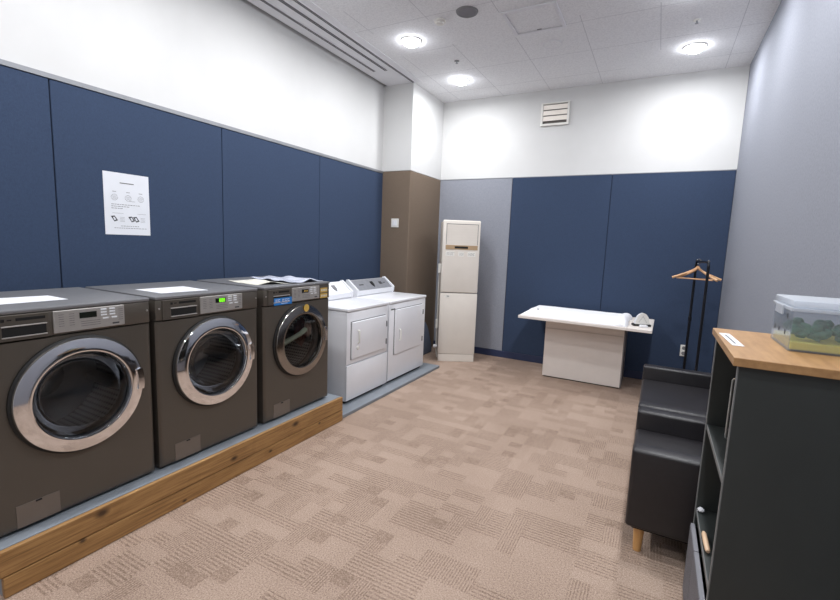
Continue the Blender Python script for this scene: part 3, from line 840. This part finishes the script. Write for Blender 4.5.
link('front_rail', B(2.145 - 2.55, 2.965 - 2.55, -0.016, -0.0105, 0.575, 0.585), 'ac_side', ped)

# padded blanket on the table
def blanket():
    b = bm_(); nx, ny = 60, 30
    P = [Vector((1.925, 4.875, 0)), Vector((3.0, 4.818, 0)), Vector((3.015, 5.60, 0)), Vector((1.905, 5.66, 0))]
    top, bot = [], []
    for i in range(nx + 1):
        rt, rb = [], []
        for j in range(ny + 1):
            u, v = i / nx, j / ny
            p = (P[0] * (1 - u) + P[1] * u) * (1 - v) + (P[3] * (1 - u) + P[2] * u) * v
            ed = min(u * 1.15, (1 - u) * 1.15, v * 0.8, (1 - v) * 0.8)
            h = 0.034 * (1 - math.exp(-ed / 0.02)) + 0.006
            nzv = noise.noise(Vector((p.x * 4.5, p.y * 7, 3))); h += 0.008 * nzv * min(1, ed * 14)
            h += 0.012 * math.exp(-((v - 0.14 - 0.05 * math.sin(u * 9)) / 0.05) ** 2) * min(1, ed * 20)
            if u > 0.9: h += 0.016 * math.sin((u - 0.9) * 10 * PI)
            p.y += 0.012 * math.sin(u * 14) * (1 - v); p.x += 0.008 * math.sin(v * 9)
            rt.append(b.verts.new((p.x, p.y, TB + 0.001 + h))); rb.append(b.verts.new((p.x, p.y, TB + 0.001)))
        top.append(rt); bot.append(rb)
    for i in range(nx):
        for j in range(ny):
            b.faces.new((top[i][j], top[i + 1][j], top[i + 1][j + 1], top[i][j + 1])); b.faces.new((bot[i][j], bot[i][j + 1], bot[i + 1][j + 1], bot[i + 1][j]))
    for i in range(nx):
        b.faces.new((bot[i][0], bot[i + 1][0], top[i + 1][0], top[i][0])); b.faces.new((top[i][ny], top[i + 1][ny], bot[i + 1][ny], bot[i][ny]))
    for j in range(ny):
        b.faces.new((top[0][j], top[0][j + 1], bot[0][j + 1], bot[0][j])); b.faces.new((bot[nx][j], bot[nx][j + 1], top[nx][j + 1], top[nx][j]))
    bmesh.ops.recalc_face_normals(b, faces=b.faces[:])
    return link('table_blanket', b, 'cloth', None, True)
t = blanket(); tag(t, 'thick white padded blanket spread over the white table', 'blanket')
b = bm_(); lathe(b, [(0.001, 0.0), (0.012, 0.001), (0.010, 0.006), (0.001, 0.007)], 'z', n=16)
tag(link('black_button', b, 'gap', None, True, loc=(2.04, 5.17, TB + 0.042)), 'small black button lying on the left end of the white blanket', 'button')

# steam iron, standing on its tail at the right end
t = root('steam_iron', 'white steam iron standing on its black heel at the right end of the white table', 'iron', (3.13, 5.02, TB + 0.001), math.radians(20))
link('heel', B(-0.085, 0.085, -0.03, 0.05, 0.0, 0.022, bev=0.006), 'black', t, True)
b = bm_()
prof = []
for k in range(13):
    v = k / 12; z = 0.020 + 0.115 * v; hw = 0.068 * (1 - v ** 2.2) ** 0.62 + 0.004
    prof.append((hw, z))
ring = [(-hw, z) for hw, z in prof] + [(hw, z) for hw, z in prof[::-1]]
prism(b, ring, 'y', -0.02, 0.018)
bmesh.ops.bevel(b, geom=[e for e in b.edges if abs(e.verts[0].co.y - e.verts[1].co.y) < 1e-6], offset=0.007, segments=2, affect='EDGES')
link('iron_body', b, 'white_enamel', t, True)
b = bm_(); ring2 = [(-hw * 0.93, z + 0.002) for hw, z in prof] + [(hw * 0.93, z + 0.002) for hw, z in prof[::-1]]
prism(b, ring2, 'y', -0.026, -0.0205); link('soleplate', b, 'off_white', t)
b = bm_()
for k in range(7):
    v = k / 6; z = 0.045 + 0.06 * v; q = 0.035 * (1 - v)
    for s in (-1, 1): lathe(b, [(0.003, -0.0265), (0.003, -0.0280)], 'y', c=(s * q, 0, z), n=8, close=True)
link('steam_holes', b, 'grey_plastic', t)
b = bm_(); tube(b, [(0.0, 0.018, 0.035), (0.0, 0.065, 0.035), (0.0, 0.075, 0.06), (0.0, 0.066, 0.10), (0.0, 0.018, 0.115)], 0.013, 10); link('handle', b, 'white_enamel', t, True)
b = bm_(); tube(b, [(0.04, 0.05, 0.012), (0.06, 0.12, 0.009), (0.02, 0.20, 0.008), (-0.03, 0.26, 0.008), (0.0, 0.34, 0.008)], 0.006, 8); link('cord', b, 'off_white', t, True)
b = bm_(); box(b, -0.04, 0.03, -0.10, -0.045, 0.0, 0.022, bev=0.006); link('spray_nozzle', b, 'white_enamel', t, True)

# ------------------------------------------------------------------ armchair and sofa
def seat(name, label, cat, y0, y1):
    t = root(name, label, cat, (3.193, y0, 0))
    L = y1 - y0; A = 0.105; XB = 0.62
    link('seat_base', B(0.012, XB, A - 0.005, L - A + 0.005, 0.16, 0.30, bev=0.01), 'leather', t, True)
    n = 1
    cs = (L - 2 * A) / n
    for k in range(n):
        link('seat_cushion', B(0.0, XB - 0.10, A + k * cs + 0.002, A + (k + 1) * cs - 0.002, 0.301, 0.445, bev=0.022, seg=4), 'leather', t, True)
    for a in (0.0, L - A):
        link('armrest', B(0.0, XB, a, a + A, 0.15, 0.552, bev=0.018, seg=4), 'leather', t, True)
    link('backrest', B(XB - 0.115, XB + 0.008, A + 0.003, L - A - 0.003, 0.446, 0.70, bev=0.022, seg=4), 'leather', t, True)
    link('underside', B(0.03, XB - 0.03, 0.03, L - 0.03, 0.135, 0.1495), 'dark_panel', t)
    for lx in (0.065, XB - 0.065):
        for ly in (0.075, L - 0.075):
            b = bm_(); lathe(b, [(0.019, 0.0), (0.026, 0.134)], 'z', c=(lx, ly, 0), n=24, close=True); link('leg', b, 'leg_wood', t, True)
    return t
seat('armchair', 'black leather armchair on light wooden legs, nearest the bookcase', 'armchair', 2.30, 3.005)
seat('two_seat_sofa', 'wider black leather seat behind the armchair, near the coat rack', 'sofa', 3.015, 4.20)

# ------------------------------------------------------------------ coat rack with hangers
t = root('coat_rack', 'slim black steel coat rack in the corner between navy and grey walls', 'coat rack', (3.60, 5.16, 0))
A0, A1 = Vector((0.036, -0.26, 0)), Vector((-0.030, 0.26, 0))
for q in (A0, A1):
    b = bm_(); tube(b, [(q.x, q.y, 0.03), (q.x, q.y, 1.385)], 0.012, 12); link('post', b, 'rack', t, True)
def arc(z0, rr):
    d = (A1 - A0).normalized(); pts = []
    for k in range(7):
        a = PI / 2 * k / 6; pts.append(A0 + d * rr * (1 - math.cos(a)) + Vector((0, 0, z0 + rr * math.sin(a))))
    for k in range(7):
        a = PI / 2 * (1 - k / 6); pts.append(A1 - d * rr * (1 - math.cos(a)) + Vector((0, 0, z0 + rr * math.sin(a))))
    return pts
b = bm_(); tube(b, arc(1.375, 0.05), 0.011, 12); link('top_rail', b, 'rack', t, True)
for q in (A0, A1):
    b = bm_(); tube(b, [(q.x - 0.17, q.y, 0.014), (q.x + 0.17, q.y, 0.014)], 0.014, 10); link('foot_bar', b, 'rack', t, True)
b = bm_(); lathe(b, [(0.017, 0.80), (0.017, 0.84)], 'z', c=(A1.x, A1.y, 0), n=16, close=True); link('collar', b, 'rack', t, True)
for q, z in ((A1, 1.44), (A0, 1.44)):
    b = bm_(); lathe(b, [(0.004, 1.425), (0.012, 1.430), (0.012, 1.438), (0.001, 1.446)], 'z', c=(q.x + (A0 - A1).x * 0.0, q.y + (0.05 if q is A0 else -0.05), 0), n=14); link('cap', b, 'chrome_dull', t, True)

def hanger(x, y, z, rz, lab, s=1.0):
    t = root('coat_hanger', lab, 'coat hanger', (x, y, z), rz, 'wooden hangers on the coat rack')
    b = bm_()
    sec = []
    n = 16
    pts = []
    for k in range(-n, n + 1):
        u = k / n; xx = 0.215 * s * u; zz = -0.072 - 0.118 * abs(u) ** 0.72
        yy = -0.02 * abs(u) ** 2
        pts.append((xx, yy, zz))
    tube(b, pts, 0.01, 10, radii=[0.013 - 0.003 * (1 - abs(k / n)) + (0.006 if abs(k) == 0 else 0.0) for k in range(-n, n + 1)])
    link('shoulder_bar', b, 'hanger_wood', t, True)
    b = bm_(); tube(b, [(-0.165 * s, -0.012, -0.192), (0.165 * s, -0.012, -0.192)], 0.006, 8); link('trouser_bar', b, 'hanger_wood', t, True)
    b = bm_(); hp = [(0, 0, -0.07), (0, 0, -0.045)]
    for k in range(9):
        a = -PI / 2 + k * (1.35 * PI) / 8; hp.append((0.017 * math.cos(a), 0, -0.012 + 0.024 * math.sin(a)))
    tube(b, hp, 0.0022, 6); link('hook', b, 'chrome_dull', t, True)
d_ = (A1 - A0).normalized()
hb = Vector((3.60, 5.16, 1.425)) + A1 - d_ * 0.07
hanger(hb.x, hb.y, 1.437, math.radians(2), 'wooden hanger hanging square-on at the wall end of the coat rack')
hb = Vector((3.60, 5.16, 1.425)) + A1 - d_ * 0.13
hanger(hb.x, hb.y, 1.437, math.radians(-34), 'wooden hanger turned at an angle, in front of the square-on one', 0.95)

# ------------------------------------------------------------------ bookcase
BX, BY0, BY1, BH = 3.457, 1.595, 2.16, 1.20
t = root('bookcase', 'charcoal open bookcase with oak top against the grey wall', 'bookcase', (BX, BY0, 0))
L = BY1 - BY0; BD = W - BX - 0.003; T = 0.018
top = link('top_board', B(-0.015, BD, -0.020, L + 0.008, BH - 0.026, BH, bev=0.002), 'oak', t)
for (a, c_) in ((0.0, T), (L - T, L)):
    sp_ = link('side_panel', B(0.003, BD, a, c_, 0.0, BH - 0.0265), 'charcoal', t)
    link('edge_band', B(0.0, 0.0028, a, c_, 0.0, BH - 0.0265), 'edge', sp_)
link('back_panel', B(BD - 0.008, BD, T, L - T, 0.03, BH - 0.031), 'charcoal', t)
for z in (0.795, 0.42):
    sh = link('shelf', B(0.006, BD - 0.009, T, L - T, z - 0.018, z), 'charcoal', t)
    link('edge_band', B(0.0035, 0.0058, T, L - T, z - 0.018, z), 'edge', sh)
link('bottom_board', B(0.006, BD - 0.009, T, L - T, 0.03, 0.048), 'charcoal', t)

# things on the bookcase
t = root('shelf_label', 'small white paper label stuck on the far end of the oak bookcase top', 'label', (3.472, 1.91, BH + 0.0006), math.radians(3))
link('sheet', B(-0.016, 0.018, -0.125, 0.125, 0, 0.0008), 'paper', t)
link('printed_line', B(-0.004, 0.002, -0.09, 0.09, 0.0009, 0.0012), 'print_', t)

# storage bin
X0, X1, Y0, Y1 = 3.612, 3.848, 1.80, 2.052
t = root('plastic_bin', 'clear lidded plastic box with green contents on the oak bookcase top', 'storage box', (X0, Y0, BH + 0.001))
bw, bd, bh = X1 - X0, Y1 - Y0, 0.128
b = bm_(); th = 0.003
box(b, 0, bw, 0, bd, 0, th)
box(b, 0, bw, 0, th, th, bh); box(b, 0, bw, bd - th, bd, th, bh); box(b, 0, th, th, bd - th, th, bh); box(b, bw - th, bw, th, bd - th, th, bh)
link('tub', b, 'clear', t)
b = bm_(); box(b, -0.006, bw + 0.004, -0.006, bd + 0.006, bh + 0.001, bh + 0.012, bev=0.002); box(b, -0.002, bw, -0.002, bd + 0.002, bh + 0.013, bh + 0.036, bev=0.006)
link('lid', b, 'clear_lid', t, True)
link('latch', B(-0.012, -0.0065, 0.08, 0.18, bh - 0.02, bh + 0.012, bev=0.002), 'clear_lid', t)
b = bm_()
for (yy, z) in ((0.05, 0.10), (0.06, 0.045), (0.14, 0.045), (0.20, 0.045)): box(b, -0.0015, -0.0003, yy, yy + 0.008, z, z + 0.016)
link('side_mark', b, 'print_dark', t)
sponge = tag(link('yellow_sponge', B(X0 + 0.005, X1 - 0.005, Y0 + 0.005, Y1 - 0.005, BH + 0.006, BH + 0.032, bev=0.004), 'sponge'), 'flat yellow sponge sheet at the bottom of the clear plastic box', 'sponge')
k = 0
spots = [(3.646, 1.85), (3.695, 1.84), (3.752, 1.85), (3.802, 1.85), (3.657, 1.93), (3.72, 1.92), (3.79, 1.93), (3.66, 2.00), (3.74, 2.00), (3.80, 2.00)]
where = ['front left corner', 'front row, second from left', 'front row, third from left', 'front right corner', 'middle row, left', 'middle row, centre', 'middle row, right', 'back row, left', 'back row, centre', 'back row, right']
for (x, y), wv in zip(spots, where):
    k += 1
    b = bm_()
    for j in range(7):
        ax = random.uniform(0, 2 * PI); tl = random.uniform(0.1, 0.9)
        q = bmesh.new(); bmesh.ops.create_icosphere(q, subdivisions=2, radius=1)
        for v in q.verts:
            v.co *= 1 + 0.35 * noise.noise(v.co * 3 + Vector((k, j, 0)))
            v.co = Vector((v.co.x * 0.019, v.co.y * 0.018, v.co.z * 0.016)) + Vector((0.012 * math.cos(ax), 0.012 * math.sin(ax), 0.020 + 0.030 * tl))
        me = bpy.data.meshes.new('q'); q.to_mesh(me); q.free(); b.from_mesh(me); bpy.data.meshes.remove(me)
    tag(link('green_scrubber', b, 'leaf', None, True, loc=(x, y, BH + 0.030)), 'crumpled green bundle inside the clear plastic box, ' + wv, 'scrubber', 'green bundles in the clear box')

# wire frame standing in the top compartment
t = root('wire_frame', 'pale narrow metal loop frame standing on edge in the top compartment of the bookcase', 'metal frame', (3.508, 2.0, 0.7955))
b = bm_(); pts = [(0, 0, 0.010), (0.004, 0, 0.006), (0.012, 0, 0.006), (0.016, 0, 0.012), (0.016, 0, 0.235), (0.012, 0, 0.242), (0.004, 0, 0.242), (0, 0, 0.235), (0, 0, 0.010)]
tube(b, pts, 0.0035, 8); link('loop', b, 'frame_white', t, True)
# wooden handled brush on the lower shelf, white scrap
t = root('wooden_handle', 'short pale wooden handle lying at the front of the lower bookcase shelf', 'handle', (BX + 0.020, 1.875, 0.421))
b = bm_(); tube(b, [(-0.006, 0.065, 0.010), (-0.006, 0.05, 0.0115), (-0.005, 0.0, 0.012), (-0.003, -0.05, 0.0115), (-0.002, -0.06, 0.010)], 0.009, 12, radii=[0.006, 0.009, 0.0095, 0.009, 0.006])
link('grip', b, 'pale_wood', t, True)
tag(link('white_scrap', lump(BX + 0.018, 2.115, 0.431, 0.012, 0.014, 0.008, 0.3, 2, 3), 'paper', None, True), 'small white crumpled scrap at the far end of the lower bookcase shelf', 'scrap')

# ribbed boxes in the bottom of the bookcase
def ribbed_box(y0, y1, lab):
    t = root('ribbed_drawer', lab, 'drawer box', (BX, y0, 0.049), 0, 'grey ribbed boxes in the bottom of the bookcase')
    L_ = y1 - y0; h = 0.300
    b = bm_(); box(b, 0.006, 0.33, 0, 0.006, 0, h - 0.01); box(b, 0.006, 0.33, L_ - 0.006, L_, 0, h - 0.01); box(b, 0.006, 0.33, 0.006, L_ - 0.006, 0, 0.006); box(b, 0.322, 0.33, 0.006, L_ - 0.006, 0.006, h - 0.01)
    link('tub', b, 'charcoal', t)
    b = bm_(); box(b, -0.010, 0.0055, 0, L_, 0.0, h, bev=0.001)
    n = int(L_ / 0.012)
    for k in range(n): box(b, -0.0125, -0.0102, 0.004 + k * 0.012, 0.010 + k * 0.012, 0.001, h - 0.003)
    link('ribbed_front', b, 'ribbed', t)
ribbed_box(1.935, 2.139, 'grey ribbed box front at the bottom of the bookcase, the far one')
ribbed_box(1.616, 1.930, 'grey ribbed box front at the bottom of the bookcase, the near one')
